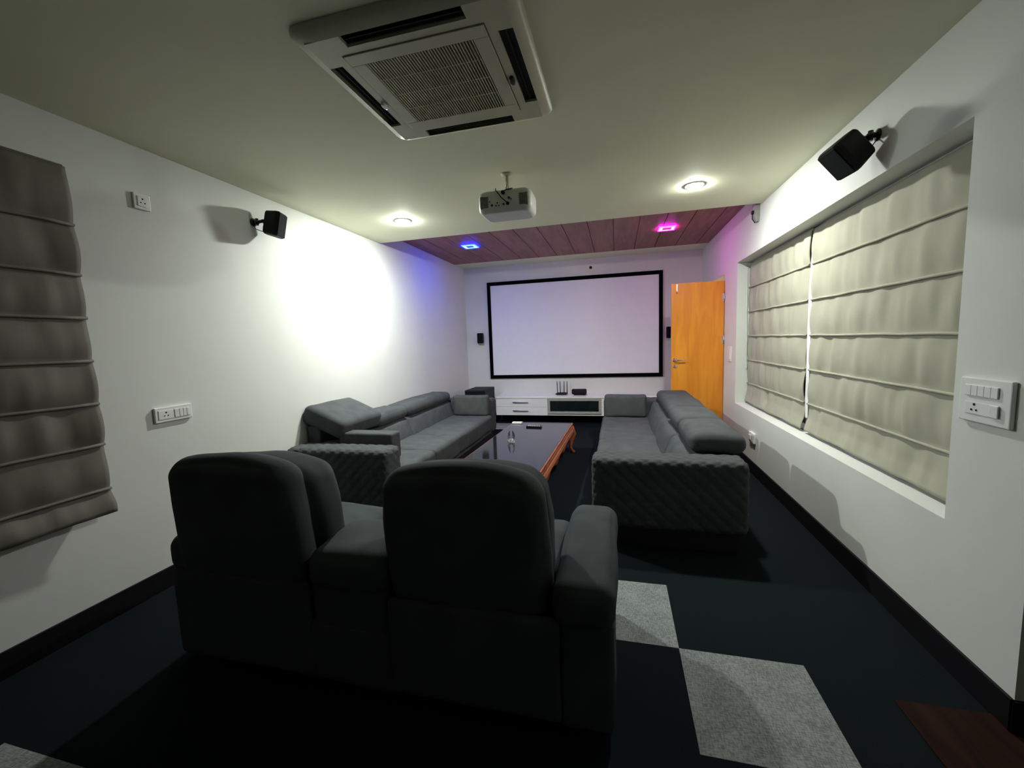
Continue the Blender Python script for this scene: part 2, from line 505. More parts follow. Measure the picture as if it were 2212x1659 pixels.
def ledlight(label, x, y, m1, m2, grp, mc):
    r = thing('square_downlight', label, 'ceiling light', (x, y, ZW), 0, grp)
    t = B()
    a = 0.098
    for (p, q, s, u) in ((-a, a, -a, -a + .014), (-a, a, a - .014, a), (-a, -a + .014, -a + .014, a - .014), (a - .014, a, -a + .014, a - .014)):
        bbox(t, p, q, s, u, -0.014, 0.0, 0.003)
    obj('rim', t, m1, r)
    t = B(); a = 0.083; bi = 0.052
    for (p, q, s, u) in ((-a, a, -a, -bi), (-a, a, bi, a), (-a, -bi, -bi, bi), (bi, a, -bi, bi)):
        box(t, p, q, s, u, -0.008, -0.002)
    obj('glow_ring', t, m2, r)
    t = B(); box(t, -bi, bi, -bi, bi, -0.012, -0.002)
    obj('centre_plate', t, mc, r)


ledlight('small square recessed lamp glowing blue in the plank ceiling', -1.965, 5.60, M_rimb, M_emitb2, 'coloured lamps in the plank ceiling', M_cb)
ledlight('small square recessed lamp glowing pink in the plank ceiling', 0.62, 5.65, M_rimp, M_emitp2, 'coloured lamps in the plank ceiling', M_cp)

# unseen warm lamps outside the room, added to light the lintel and entry jamb
def unseen_lamp(x, y, z, e, label, axis='z'):
    m = M_hall.copy(); m.node_tree.nodes['Principled BSDF'].inputs['Emission Strength'].default_value = e
    t = B(); lathe(t, [(0.09, 0.0), (0.09, -0.02), (0.06, -0.035), (0.01, -0.04)], (x, y, z), 24, axis)
    o = obj('unseen_lamp', t, m, None, True)
    tag(o, label, 'lamp')


unseen_lamp(2.6, 5.85, 1.75, 140, 'unseen warm round wall lamp lighting the hall behind the orange door', 'x')
unseen_lamp(2.3, 1.15, ZC, 5, 'unseen dim warm round ceiling lamp over the brown entry floor')

# ------------------------------------------------------------------ ceiling air conditioner
AX, AY = -0.758, 1.868
ac = thing('air_conditioner', 'large square cream cassette air conditioner on the ceiling with slatted grille', 'air conditioner', (AX, AY, ZC))
hx, hy = 0.447, 0.447
def sq(a, z, r=0.06, n=6):
    pts = []
    for cx, cy, a0 in ((1, 1, 0), (-1, 1, PI / 2), (-1, -1, PI), (1, -1, 3 * PI / 2)):
        for k in range(n + 1):
            an = a0 + PI / 2 * k / n
            pts.append((cx * (a - r) + r * math.cos(an), cy * (a - r) + r * math.sin(an), z))
    return pts
t = B()
# frame: skirt ring and the flat face with four slot openings, built as bars
loft(t, [sq(0.447, 0.0), sq(0.447, -0.010), sq(0.430, -0.026), sq(0.395, -0.038)], cap=False)
g, s0, s1, sl = 0.300, 0.335, 0.392, 0.245
zf = -0.038
def face(x0, x1, y0, y1):
    box(t, x0, x1, y0, y1, zf, zf + 0.012)
face(-g, g, g, s0); face(-g, g, -s0, -g); face(g, s0, -g, g); face(-s0, -g, -g, g)
for sx in (-1, 1):
    for sy in (-1, 1):
        x0, x1 = sorted((sx * sl, sx * 0.395)); y0, y1 = sorted((sy * s0, sy * 0.395)); face(x0, x1, y0, y1)
        x0, x1 = sorted((sx * s0, sx * 0.395)); y0, y1 = sorted((sy * sl, sy * s0)); face(x0, x1, y0, y1)
        x0, x1 = sorted((sx * g, sx * s0)); y0, y1 = sorted((sy * g, sy * s0)); face(x0, x1, y0, y1)
bmesh.ops.recalc_face_normals(t, faces=t.faces[:])
obj('frame', t, M_ac, ac)
t = B(); box(t, -0.30, 0.30, -0.30, 0.30, -0.018, -0.001)
obj('filter', t, M_acd, ac)
# grille panel with slats running along the room
t = B()
gi = 0.235
for (a, b_, c_, d) in ((-0.296, 0.296, -0.296, -gi), (-0.296, 0.296, gi, 0.296), (-0.296, -gi, -gi, gi), (gi, 0.296, -gi, gi)):
    bbox(t, a, b_, c_, d, -0.042, -0.026, 0.002)
n = 38
for k in range(n):
    xx = -gi + 2 * gi * (k + 0.5) / n
    box(t, xx - 0.0019, xx + 0.0019, -gi, gi, -0.042, -0.020)
for yy in (-0.117, 0.0, 0.117):
    box(t, -gi, gi, yy - 0.002, yy + 0.002, -0.040, -0.026)
obj('grille', t, M_ac, ac)
for (a, b_, c_, d) in ((-sl, sl, s0, 0.392), (-sl, sl, -0.392, -s0), (s0, 0.392, -sl, sl), (-0.392, -s0, -sl, sl)):
    t = B(); box(t, a, b_, c_, d, -0.020, -0.001)
    lx = (b_ - a) > (d - c_)
    if lx: box(t, a + .01, b_ - .01, (c_ + d) / 2 - .002, (c_ + d) / 2 + .002, -0.030, -0.020)
    else: box(t, (a + b_) / 2 - .002, (a + b_) / 2 + .002, c_ + .01, d - .01, -0.030, -0.020)
    obj('air_outlet', t, M_slot, ac)
for sx in (-1, 1):
    t = B(); lathe(t, [(0.012, -0.036), (0.012, -0.050), (0.007, -0.052)], (sx * 0.318, 0.05, 0), 16)
    for v in t.verts: v.co.y = (v.co.y - 0.05) * 2.2 + 0.05
    obj('clip', t, M_slot if sx > 0 else M_white, ac)

# ------------------------------------------------------------------ projector
pj = thing('projector', 'white projector hanging upside down from the ceiling on a short pole', 'projector', (-0.755, 3.02, ZC))
zt, zb = -0.145, -0.295
def pring(s, z):
    pts = []
    a, b_, r = 0.192 * s, 0.125 * s, 0.05 * s
    for cx, cy, a0 in ((1, 1, 0), (-1, 1, PI / 2), (-1, -1, PI), (1, -1, 3 * PI / 2)):
        rr = r
        for k in range(7):
            an = a0 + PI / 2 * k / 6
            pts.append((cx * (a - rr) + rr * math.cos(an), cy * (b_ - rr) + rr * math.sin(an), z))
    return pts
t = B()
loft(t, [pring(0.84, zb), pring(0.93, zb + 0.006), pring(0.99, zb + 0.025), pring(1.0, zb + 0.05), pring(1.0, zt - 0.03), pring(0.97, zt - 0.008), pring(0.9, zt)])
obj('shell', t, M_proj, pj)
t = B(); bbox(t, -0.115, 0.115, -0.127, -0.10, zb + 0.035, zt - 0.012, 0.003)
obj('port_panel', t, M_proj, pj)
for sx in (-1, 1):
    t = B()
    x0, x1 = sorted((sx * 0.100, sx * 0.176))
    bbox(t, x0, x1, -0.127, -0.09, zb + 0.030, zt - 0.030, 0.014, 3)
    for k in range(6):
        zz = zb + 0.042 + k * 0.013
        box(t, x0 + .006, x1 - .006, -0.1285, -0.125, zz, zz + 0.004)
    obj('vent', t, M_projv, pj)
for (px_, pz_, r_) in ((-0.085, 0.05, .008), (-0.045, 0.062, .005), (-0.055, 0.045, .005), (-0.035, 0.044, .004), (0.0, 0.05, .007), (0.04, 0.088, .009), (0.055, 0.078, .005), (-0.1, 0.075, .005), (0.03, 0.052, .012)):
    t = B(); lathe(t, [(r_, 0.0), (r_, -0.004)], (px_, -0.127, zb + pz_), 12, 'y')
    obj('port', t, M_gloss, pj)
t = B(); lathe(t, [(0.012, 0.0), (0.012, -0.02), (0.006, -0.022)], (0.0, -0.127, zt - 0.025), 14, 'y')
tube(t, [(0.0, -0.145, zt - 0.022), (0.03, -0.142, zt - 0.010), (0.06, -0.11, zt + 0.004), (0.03, -0.05, zt + 0.02), (0.0, -0.0, zt + 0.03)], 0.004, 8)
tube(t, [(-0.055, -0.12, zt + 0.012), (-0.05, -0.142, zt - 0.006), (-0.01, -0.146, zb + 0.09), (0.03, -0.148, zb + 0.052)], 0.0035, 8)
obj('cable', t, M_black, pj)
t = B(); lathe(t, [(0.040, 0.02), (0.040, -0.02), (0.032, -0.02)], (0.07, 0.125, (zt + zb) / 2), 24, 'y')
obj('lens', t, M_gloss, pj)
t = B(); tube(t, [(-0.148, -0.096, zb + 0.020), (-0.128, -0.107, zb + 0.006)], 0.004, 8)
obj('indicator', t, M_led, pj)
t = B()
lathe(t, [(0.045, 0.0), (0.045, -0.006), (0.020, -0.010), (0.016, -0.012)], (0, 0, 0), 20)
tube(t, [(0, 0, -0.006), (0, 0, zt + 0.03)], 0.015, 14)
tube(t, [(0, -0.0, -0.05), (0.004, -0.018, -0.07), (-0.004, -0.018, -0.10), (0, -0.004, -0.12)], 0.009, 8)
bbox(t, -0.055, 0.055, -0.012, 0.012, zt + 0.018, zt + 0.03, .002)
bbox(t, -0.055, -0.043, -0.012, 0.012, zt - .002, zt + 0.03, .002); bbox(t, 0.043, 0.055, -0.012, 0.012, zt - .002, zt + 0.03, .002)
obj('ceiling_mount', t, M_ac, pj)

# ------------------------------------------------------------------ projection screen
SX0, SX1, SZ0, SZ1 = -2.2509, 0.7359, 0.7561, 2.4831
sc = thing('projection_screen', 'wide blank projection screen with black felt frame on the far wall', 'screen', ((SX0 + SX1) / 2, YB, SZ0))
W2 = (SX1 - SX0) / 2; HH = SZ1 - SZ0; fw = 0.062
t = B()
for (a, b_, c_, d) in ((-W2, W2, 0, fw), (-W2, W2, HH - fw, HH), (-W2, -W2 + fw, fw, HH - fw), (W2 - fw, W2, fw, HH - fw)):
    bbox(t, a, b_, -0.036, -0.002, c_, d, 0.002, 1)
obj('frame', t, M_felt, sc)
t = B(); box(t, -W2 + fw - .005, W2 - fw + .005, -0.024, -0.004, fw - .005, HH - fw + .005)
obj('screen_fabric', t, M_screen, sc)

t = B(); lathe(t, [(0.024, 0.0), (0.024, -0.01), (0.018, -0.014)], (-0.413, YB, 2.613), 20, 'y')
tag(obj('wall_grommet', t, M_black), 'small round black cable grommet on the wall above the screen', 'grommet')

# ------------------------------------------------------------------ front speakers
def front_speaker(label, x, z, cable):
    r = thing('bookshelf_speaker', label, 'speaker', (x, YB, z), 0, 'small speakers either side of the screen')
    t = B(); bbox(t, -0.052, 0.052, -0.13, -0.045, 0.0, 0.185, 0.015, 3)
    obj('cabinet', t, M_black, r)
    t = B(); bbox(t, -0.045, 0.045, -0.136, -0.128, 0.008, 0.177, 0.003)
    obj('grille', t, M_grille, r)
    t = B(); bbox(t, -0.02, 0.02, -0.006, 0, 0.03, 0.11, 0.002); tube(t, [(0, -0.004, 0.07), (0, -0.05, 0.07)], 0.009, 10)
    obj('wall_bracket', t, M_black, r)
    if cable:
        t = B(); tube(t, [(0.0, -0.07, 0.0), (-0.02, -0.05, -0.022), (-0.06, -0.02, -0.018), (-0.085, -0.006, 0.008), (-0.098, -0.001, 0.045)], 0.003, 6)
        obj('cable', t, M_grey, r)


front_speaker('small black speaker on the far wall left of the screen', -2.395, 1.408, True)
front_speaker('small black speaker on the far wall between the screen and the orange door', 0.835, 1.385, False)

# ------------------------------------------------------------------ side speakers on wall arms
def side_speaker(label, wall_pt, centre, fwd, rollup, s=1.0, dims=(0.088, 0.105, 0.088)):
    wall_pt = Vector(wall_pt); c = Vector(centre)
    f = Vector(fwd).normalized(); side = f.cross(Vector(rollup)).normalized(); up = side.cross(f)
    r = thing('satellite_speaker', label, 'speaker', wall_pt, 0, 'black speakers on side wall arms')
    R = Matrix((side, f, up)).transposed().to_4x4(); R.translation = c - wall_pt
    t = B(); T = B()
    w, h, d = dims[0] * s, dims[1] * s, dims[2] * s
    rings = []
    for (yy, sw, sh) in ((-d, 0.60, 0.86), (-d * .9, 0.66, 0.92), (d * 0.55, 1.0, 1.0), (d * 0.8, 1.0, 1.0), (d, 0.95, 0.96)):
        a, b_ = w * sw, h * sh; rr = 0.02
        ring = []
        for cx, cz, a0 in ((1, 1, 0), (-1, 1, PI / 2), (-1, -1, PI), (1, -1, 3 * PI / 2)):
            for k in range(5):
                an = a0 + PI / 2 * k / 4
                ring.append(R @ Vector((cx * (a - rr) + rr * math.cos(an), yy, cz * (b_ - rr) + rr * math.sin(an))))
        rings.append(ring)
    loft(t, rings, smooth=False)
    obj('cabinet', t, M_black, r)
    t = B(); bbox(t, -w * .9, w * .9, d, d + 0.006, -h * .9, h * .9, 0.003, 1, 0, R)
    obj('grille', t, M_grille, r)
    nx = -1 if wall_pt.x > 0 else 1
    back = R @ Vector((0, -d, 0.015))
    t = B()
    lathe(t, [(0.030, 0.0), (0.030, nx * 0.006), (0.014, nx * 0.012)], (0, 0, 0), 20, 'x')
    tube(t, [(0, 0, 0), (nx * 0.03, 0, 0.0), back * 0.6, back], [0.012, 0.014, 0.012, 0.010], 10)
    bmesh.ops.create_icosphere(t, subdivisions=2, radius=0.021, matrix=Matrix.Translation(Vector((nx * 0.034, 0, 0))))
    bmesh.ops.create_icosphere(t, subdivisions=2, radius=0.016, matrix=Matrix.Translation(back * 0.72))
    bmesh.ops.create_cone(t, cap_ends=True, segments=12, radius1=.012, radius2=.012, depth=.05, matrix=Matrix.Translation(Vector((nx * 0.034, 0, 0.0))))
    obj('wall_arm', t, M_gloss, r)
    t = B()
    b2 = R @ Vector((0, -d, -0.05))
    tube(t, [(nx * 0.004, 0.0, -0.02), (nx * 0.03, -0.01, -0.055), (b2 + Vector((0, 0, -0.03))) * .9, b2], 0.003, 6)
    obj('cable', t, M_black, r)


side_speaker('black speaker tilted down on a wall arm above the right window', (XR, 2.675, 2.425), (1.20, 2.68, 2.352), (-0.72, -0.10, -0.66), (0, 0.0, 1), 0.86)
side_speaker('black speaker on a wall arm high on the left wall', (XL, 2.69, 2.400), (-2.565, 2.765, 2.395), (0.95, 0.30, -0.22), (0, 0, 1), 1.0, (0.066, 0.094, 0.058))

# grey sensor box in the corner of the raised ceiling
r = thing('wall_sensor', 'small grey box fixed high on the right wall beside the plank ceiling', 'sensor', (XR, 4.56, 2.5))
t = B()
loft(t, [[(-0.045, -0.04, 0.155), (0, -0.04, 0.155), (0, 0.04, 0.155), (-0.045, 0.04, 0.155)],
         [(-0.045, -0.04, 0.02), (0, -0.04, 0.02), (0, 0.04, 0.02), (-0.045, 0.04, 0.02)],
         [(-0.028, -0.03, -0.02), (0, -0.03, -0.02), (0, 0.03, -0.02), (-0.028, 0.03, -0.02)]], smooth=False)
obj('housing', t, M_grey, r)
t = B(); bbox(t, -0.062, -0.045, -0.02, 0.02, 0.055, 0.085, .004); tube(t, [(-0.055, 0, 0.055), (-0.055, 0, 0.01), (-0.03, 0, -0.03)], .004, 6)
obj('bracket', t, M_black, r)

# ------------------------------------------------------------------ media console
CY0, CZ0, CZ1 = 6.80, 0.155, 0.478
con = thing('media_console', 'long low glossy white wall-hung media console under the screen', 'media console', (-0.69, YB, 0))
cx0, cx1 = -1.355, 1.355       # local: -2.045 .. 0.665
dY = CY0 - YB
t = B(); bbox(t, cx0, cx1, dY - 0.01, -0.001, CZ1 - 0.030, CZ1, 0.003)
obj('console_top', t, M_lac, con)
t = B(); box(t, cx0 + .002, cx1 - .002, dY + 0.022, -0.001, CZ0, CZ0 + .028)
for xx in (cx0, -0.455, 0.425, cx1 - .02):
    box(t, xx + (0.002 if xx == cx0 else 0), xx + .018, dY + .022, -0.001, CZ0 + .028, CZ1 - .030)
box(t, cx0 + .02, cx1 - .02, -0.02, -0.005, CZ0 + .028, CZ1 - .030)
obj('carcass', t, M_lac, con)
for (a, b_) in ((cx0 + 0.002, -0.452), (0.440, cx1 - 0.002)):
    for (c_, d) in ((CZ0 + 0.002, 0.300), (0.303, CZ1 - 0.033)):
        t = B(); bbox(t, a, b_, dY, dY + 0.020, c_, d, 0.0015, 1)
        dw = obj('drawer', t, M_lac, con)
        m_ = (a + b_) / 2 - 0.01; zc_ = (c_ + d) / 2 + .012
        t = B(); tube(t, [(m_ - 0.135, dY - 0.028, zc_), (m_ + 0.135, dY - 0.028, zc_)], 0.008, 10)
        for q in (-0.10, 0.10): tube(t, [(m_ + q, dY, zc_), (m_ + q, dY - 0.028, zc_)], 0.005, 8)
        obj('handle', t, M_steel, dw)
t = B()
a, b_, c_, d = -0.449, 0.437, CZ0 + 0.030, CZ1 - 0.033
q = 0.042
for (p1, p2, p3, p4) in ((a, b_, c_, c_ + q), (a, b_, d - q, d), (a, a + q, c_ + q, d - q), (b_ - q, b_, c_ + q, d - q)):
    bbox(t, p1, p2, dY, dY + 0.020, p3, p4, 0.004)
gdo = obj('glass_door', t, M_doorfr, con)
t = B(); box(t, a + q, b_ - q, dY + 0.006, dY + 0.012, c_ + q, d - q)
obj('pane', t, M_tint, gdo)

# things on the console
rt = thing('wifi_router', 'black wireless router with four upright antennas on the white console', 'router', (-0.93, 7.06, CZ1))
t = B()
loft(t, [[(-0.10, -0.05, 0.012), (-0.075, -0.065, 0.004), (0.075, -0.065, 0.004), (0.10, -0.05, 0.012), (0.10, 0.05, 0.012), (0.075, 0.06, 0.004), (-0.075, 0.06, 0.004), (-0.10, 0.05, 0.012)],
         [(-0.10, -0.05, 0.020), (-0.07, -0.06, 0.032), (0.07, -0.06, 0.032), (0.10, -0.05, 0.020), (0.10, 0.05, 0.020), (0.07, 0.055, 0.032), (-0.07, 0.055, 0.032), (-0.10, 0.05, 0.020)]], smooth=False)
box(t, -0.06, 0.06, -0.04, 0.04, 0.0, 0.006)
obj('router_body', t, M_black, rt)
for k, (ax_, tilt) in enumerate(((-0.078, -0.006), (-0.030, -0.003), (0.036, 0.004), (0.088, 0.001))):
    t = B()
    loft(t, [[(ax_ - .007, 0.05, 0.02), (ax_ + .007, 0.05, 0.02), (ax_ + .007, 0.06, 0.02), (ax_ - .007, 0.06, 0.02)],
             [(ax_ + tilt - .005, 0.052, 0.225), (ax_ + tilt + .005, 0.052, 0.225), (ax_ + tilt + .005, 0.058, 0.225), (ax_ + tilt - .005, 0.058, 0.225)]], smooth=False)
    obj('antenna', t, M_black, rt)
sb = thing('set_top_box', 'rounded black set-top unit standing on the console beside the router', 'set-top box', (-0.625, 7.0, CZ1))  # a set-top box on a small stand
t = B(); bbox(t, -0.125, 0.125, -0.03, 0.03, 0.012, 0.105, 0.022, 4)
obj('body', t, M_black, sb)
t = B(); bbox(t, -0.09, 0.09, -0.035, 0.03, 0.0, 0.014, 0.004)
obj('stand', t, M_black, sb)
t = B(); tube(t, [(-0.555, 6.93, CZ1 + .008), (-0.52, 6.945, CZ1 + .010), (-0.49, 6.97, CZ1 + .014)], [0.006, 0.008, 0.004], 8)
tag(obj('pen_drive', t, M_black), 'tiny black stick lying on the console in front of the set-top box', 'memory stick')

sw = thing('subwoofer', 'black cube subwoofer in the far left corner behind the sofa', 'subwoofer', (-2.255, 6.60, 0))
t = B(); bbox(t, -0.175, 0.175, -0.27, 0.27, 0.02, 0.648, 0.006)
obj('cabinet', t, M_black, sw)
t = B(); bbox(t, -0.165, 0.165, -0.285, -0.27, 0.04, 0.63, 0.004)
obj('grille', t, M_grille, sw)
for a in (-1, 1):
    for b_ in (-1, 1):
        t = B(); lathe(t, [(0.018, 0), (0.018, 0.02)], (a * 0.14, b_ * 0.23, 0), 12)
        obj('foot', t, M_black, sw)

# ------------------------------------------------------------------ upholstery helpers
def quilt(per, depth, w=0.006):
    def f(p, n):
        a = [abs(n.x), abs(n.y), abs(n.z)]
        k = a.index(max(a))
        if k == 0: u, v = p.y, p.z
        elif k == 1: u, v = p.x, p.z
        else: u, v = p.x, p.y
        s = (u + v) / per; d_ = (u - v) / per
        ds = abs(s - round(s)) * per; dd = abs(d_ - round(d_)) * per
        m_ = min(ds, dd) / 1.414
        return depth * (min(1.0, m_ / (per * 0.22)) ** 0.5 - 1)
    return f


def crumple(amp, sc, seed=0.0):
    def f(p, n):
        return amp * (noise.noise(Vector((p.x * sc + seed, p.y * sc, p.z * sc))))
    return f


def sofa(name, label, loc, rotz, s, raised, D=0.985):
    """s=+1: back on +x side, s=-1: back on -x side. local v along +y from 0 to 3.03, u from the front edge"""
    r = thing(name, label, 'sofa', loc, rotz, None)
    L = 3.03
    def X(u0, u1):
        a, b_ = s * u0, s * u1
        return (min(a, b_), max(a, b_))
    def rb(nm, u, v, z, rad, res=0.03, disp=None, bulge=(0, 0, 0), post=None, par=None, m=M_fab):
        x0, x1 = X(*u); t = B()
        rbox(t, (x0, v[0], z[0]), (x1, v[1], z[1]), rad, res, disp, bulge, post)
        return obj(nm, t, m, par or r)
    q = quilt(0.088, 0.009)
    rb('arm', (0.0, D), (0.0, 0.245), (0.13, 0.615), 0.045, 0.011, q)
    rb('arm', (0.0, D), (L - 0.245, L), (0.13, 0.615), 0.045, 0.016, q)
    x0, x1 = X(0.02, D - 0.01)
    t = B(); box(t, x0, x1, 0.235, L - 0.235, 0.13, 0.25)
    obj('seat_base', t, M_fab, r)
    x0, x1 = X(0.05, D - 0.05)
    t = B(); box(t, x0, x1, 0.06, L - 0.06, 0.0, 0.135)
    obj('plinth', t, M_plinth, r)
    units = [(0.245, 0.880), (0.880, 1.505), (1.505, L - 0.245)]
    def slope(p):     # backrest leans towards the back as it rises
        k = max(0.0, (p.z - 0.36) / 0.25)
        return Vector((p.x + s * 0.085 * k, p.y, p.z))
    for i, (a, b_) in enumerate(units):
        rb('seat_cushion', (-0.015, 0.60), (a + .002, b_ - .002), (0.17, 0.395), 0.045, 0.03,
           crumple(0.010, 5, i * 3.1), (0, 0, 0.016))
        rb('backrest', (0.54, 0.74), (a + .002, b_ - .002), (0.34, 0.60), 0.045, 0.03,
           crumple(0.008, 6, i * 5 + 2), (0.016, 0, 0), slope)
        if raised and i == 0:
            continue
        def hp(p):
            return Vector((p.x, p.y, p.z + 0.01 * math.sin((p.y) * 2)))
        rb('headrest', (0.665, 1.035) if not raised else (0.60, 0.93), (a + .004, b_ - .004), (0.60, 0.735), 0.06, 0.03,
           crumple(0.008, 5, i * 7 + 4), (0.0, 0, 0.018))
    x0, x1 = X(0.74, D - 0.005)
    t = B(); bbox(t, x0, x1, 0.24, L - 0.24, 0.25, 0.585, 0.02, 3)
    obj('back_frame', t, M_fab, r)
    if raised:
        # near headrest swung up on its hinge
        t = B()
        rbox(t, (-0.215, 0.249, -0.090), (0.215, 0.876, 0.075), 0.05, 0.03, crumple(0.006, 5, 1.3), (0, 0, 0.012))
        ang = math.radians(23)
        R = Matrix.Translation(Vector((s * 0.755, 0, 0.785))) @ Matrix.Rotation(-s * ang, 4, 'Y')
        for v in t.verts: v.co = R @ v.co
        obj('headrest', t, M_fab, r)
        x0, x1 = X(0.80, D - 0.005)
        t = B(); bbox(t, x0, x1, 0.27, 0.86, 0.55, 0.745, 0.02, 3)
        obj('headrest_support', t, M_fab, r)
        rb('folding_armrest', (0.10, 0.62), (0.27, 0.42), (0.46, 0.69), 0.022, 0.02)
    # short bolster standing against the far arm
    rb('side_cushion', (0.02, 0.54), (L - 0.375, L - 0.245), (0.395, 0.685), 0.035, 0.03, crumple(0.006, 6, 9), (0, 0.012, 0))
    return r


sofa('sectional_sofa', 'long charcoal sofa along the left wall with one headrest raised', (-1.735, 2.765, 0), 0.0, -1, True, 0.94)
sofa('sectional_sofa', 'long charcoal sofa on the right, its back to the blinds, headrests lying flat', (-0.178, 2.775, 0), 0.0, 1, False)

# ------------------------------------------------------------------ recliner sofa in the foreground
rc = thing('recliner_sofa', 'dark two-seat recliner sofa with centre console seen from behind in the foreground', 'recliner sofa', (-1.04, 1.7, 0))
def RL(nm, lo, hi, rad, res=0.03, disp=None, bulge=(0, 0, 0), post=None, m=M_rec):
    t = B()
    o_ = Vector((-1.04, 1.7, 0))
    lo = Vector(lo) - o_; hi = Vector(hi) - o_
    rbox(t, lo, hi, rad, res, disp, bulge, post)
    return obj(nm, t, m, rc)
def lean(z0, k, z1=None):
    def f(p):
        return Vector((p.x, p.y - k * max(0, p.z - z0), p.z))
    return f
for (x0, x1, sd) in ((-1.935, -1.268, 1.0), (-0.888, -0.236, 6.0)):
    cx = (x0 + x1) / 2 + 1.04; hw = (x1 - x0) / 2
    def arch(p, cx=cx, hw=hw):
        q = (p.x - cx) / hw
        k = max(0.0, (p.z - 0.75) / 0.25)
        return Vector((p.x - 0.02 * q * k, p.y - 0.09 * max(0, p.z - 0.45), p.z - 0.040 * q * q * k))
    RL('backrest', (x0, 1.34, 0.40), (x1, 1.50, 0.988), 0.085, 0.025, crumple(0.012, 4, sd), (0.0, 0.02, 0.012), arch)
    RL('backrest_wing', (x0 + 0.01, 1.44, 0.47), (x1 + (0.025 if sd < 3 else -0.02), 1.66, 0.958), 0.085, 0.025, crumple(0.016, 5, sd + 2), (0.012, 0.02, 0.0), arch)
    RL('seat_cushion', (x0 - 0.015, 1.55, 0.28), (x1 + 0.015, 2.12, 0.485), 0.06, 0.03, crumple(0.014, 5, sd + 4), (0, 0, 0.02))
    RL('footrest', (x0 - 0.01, 2.06, 0.08), (x1 + 0.01, 2.18, 0.40), 0.05, 0.03, crumple(0.01, 5, sd + 5), (0, 0.01, 0))
RL('base', (-1.90, 1.335, 0.04), (-0.20, 2.06, 0.30), 0.03, 0.06, crumple(0.006, 4, 2))
RL('back_panel', (-1.88, 1.315, 0.07), (-1.24, 1.36, 0.47), 0.02, 0.04, crumple(0.008, 5, 12))
RL('back_panel', (-0.87, 1.315, 0.07), (-0.205, 1.36, 0.455), 0.02, 0.04, crumple(0.008, 5, 15))
for (x0, x1, sd) in ((-2.000, -1.80, 2), (-0.225, -0.010, 5)):
    RL('arm', (x0 + 0.012, 1.34, 0.03), (x1 - 0.006, 2.10, 0.46), 0.03, 0.04, crumple(0.006, 5, sd))
    def drop(p):
        yy = p.y
        k = max(0, (yy - 0.15) / 0.3)
        return Vector((p.x, p.y, p.z - 0.05 * min(1, k) ** 2 * (1 if p.z > 0.5 else 0.5)))
    RL('arm_pad', (x0, 1.295 if sd == 5 else 1.34, 0.435), (x1, 2.14, 0.60), 0.055, 0.025, crumple(0.010, 4, sd + 3), (0.006, 0.006, 0.012), drop)
RL('console', (-1.235, 1.34, 0.03), (-0.880, 2.08, 0.47), 0.03, 0.04, crumple(0.005, 5, 8))
RL('console_lid', (-1.250, 1.32, 0.44), (-0.872, 1.70, 0.61), 0.065, 0.025, crumple(0.010, 5, 3), (0.004, 0.006, 0.015))
for yy in (1.86, 1.98):
    t = B(); lathe(t, [(0.045, 0.0), (0.045, 0.012), (0.036, 0.012), (0.034, 0.004)], (-1.06 + 1.04, yy - 1.7, 0.468), 24)
    obj('cup_holder', t, M_black, rc)

# ------------------------------------------------------------------ coffee table
ct = thing('coffee_table', 'low carved reddish wood coffee table with a black glass top', 'coffee table', (-0.955, 4.14, 0), math.radians(-1.6))
TW, TL, TZ = 0.385, 1.005, 0.38
t = B()
fwid = 0.035
for (a, b_, c_, d) in ((-TW, TW, -TL, -TL + fwid), (-TW, TW, TL - fwid, TL), (-TW, -TW + fwid, -TL + fwid, TL - fwid), (TW - fwid, TW, -TL + fwid, TL - fwid)):
    bbox(t, a, b_, c_, d, TZ - 0.032, TZ - 0.001, 0.006, 3)
obj('tabletop_frame', t, M_tablew, ct)
t = B(); bbox(t, -TW + 0.012, TW - 0.012, -TL + 0.012, TL - 0.012, TZ - 0.006, TZ + 0.003, 0.002)
obj('tabletop_glass', t, M_tglass, ct)
# rope carving under the top edge
t = B()
def beads(p0, p1, n):
    p0 = Vector(p0); p1 = Vector(p1); d = (p1 - p0)
    for k in range(n):
        c = p0 + d * (k + 0.5) / n
        bmesh.ops.create_icosphere(t, subdivisions=1, radius=d.length / n * 0.62, matrix=Matrix.Translation(c))
beads((TW - .012, -TL + .01, TZ - .044), (TW - .012, TL - .01, TZ - .044), 70)
beads((-TW + .012, -TL + .01, TZ - .044), (-TW + .012, TL - .01, TZ - .044), 70)
beads((-TW + .01, -TL + .012, TZ - .044), (TW - .01, -TL + .012, TZ - .044), 27)
beads((-TW + .01, TL - .012, TZ - .044), (TW - .01, TL - .012, TZ - .044), 27)
obj('rope_moulding', t, M_tablew, ct, True)
def apron(axis, fixed, half, sgn):
    t = B(); n = 60; rings = []
    for k in range(n + 1):
        p = -half + 2 * half * k / n
        q = p / half
        zb_ = 0.235 + 0.028 * math.cos(q * PI * 4) - 0.035 * max(0, abs(q) - 0.8) / 0.2 - 0.02 * math.exp(-(q / .12) ** 2)
        ring = []
        for (o_, z_) in ((-0.020, TZ - 0.05), (0.004, TZ - 0.05), (0.008, 0.318), (0.034, 0.305), (0.044, 0.280), (0.034, zb_ + 0.014), (0.020, zb_), (-0.020, zb_)):
            f_ = fixed + sgn * o_
            ring.append((f_, p, z_) if axis == 'y' else (p, f_, z_))
        rings.append(ring)
    loft(t, rings, smooth=False)
    obj('apron', t, M_tablew, ct)
apron('y', TW - 0.03, TL - 0.05, 1); apron('y', -TW + 0.03, TL - 0.05, -1)
apron('x', TL - 0.03, TW - 0.05, 1); apron('x', -TL + 0.03, TW - 0.05, -1)
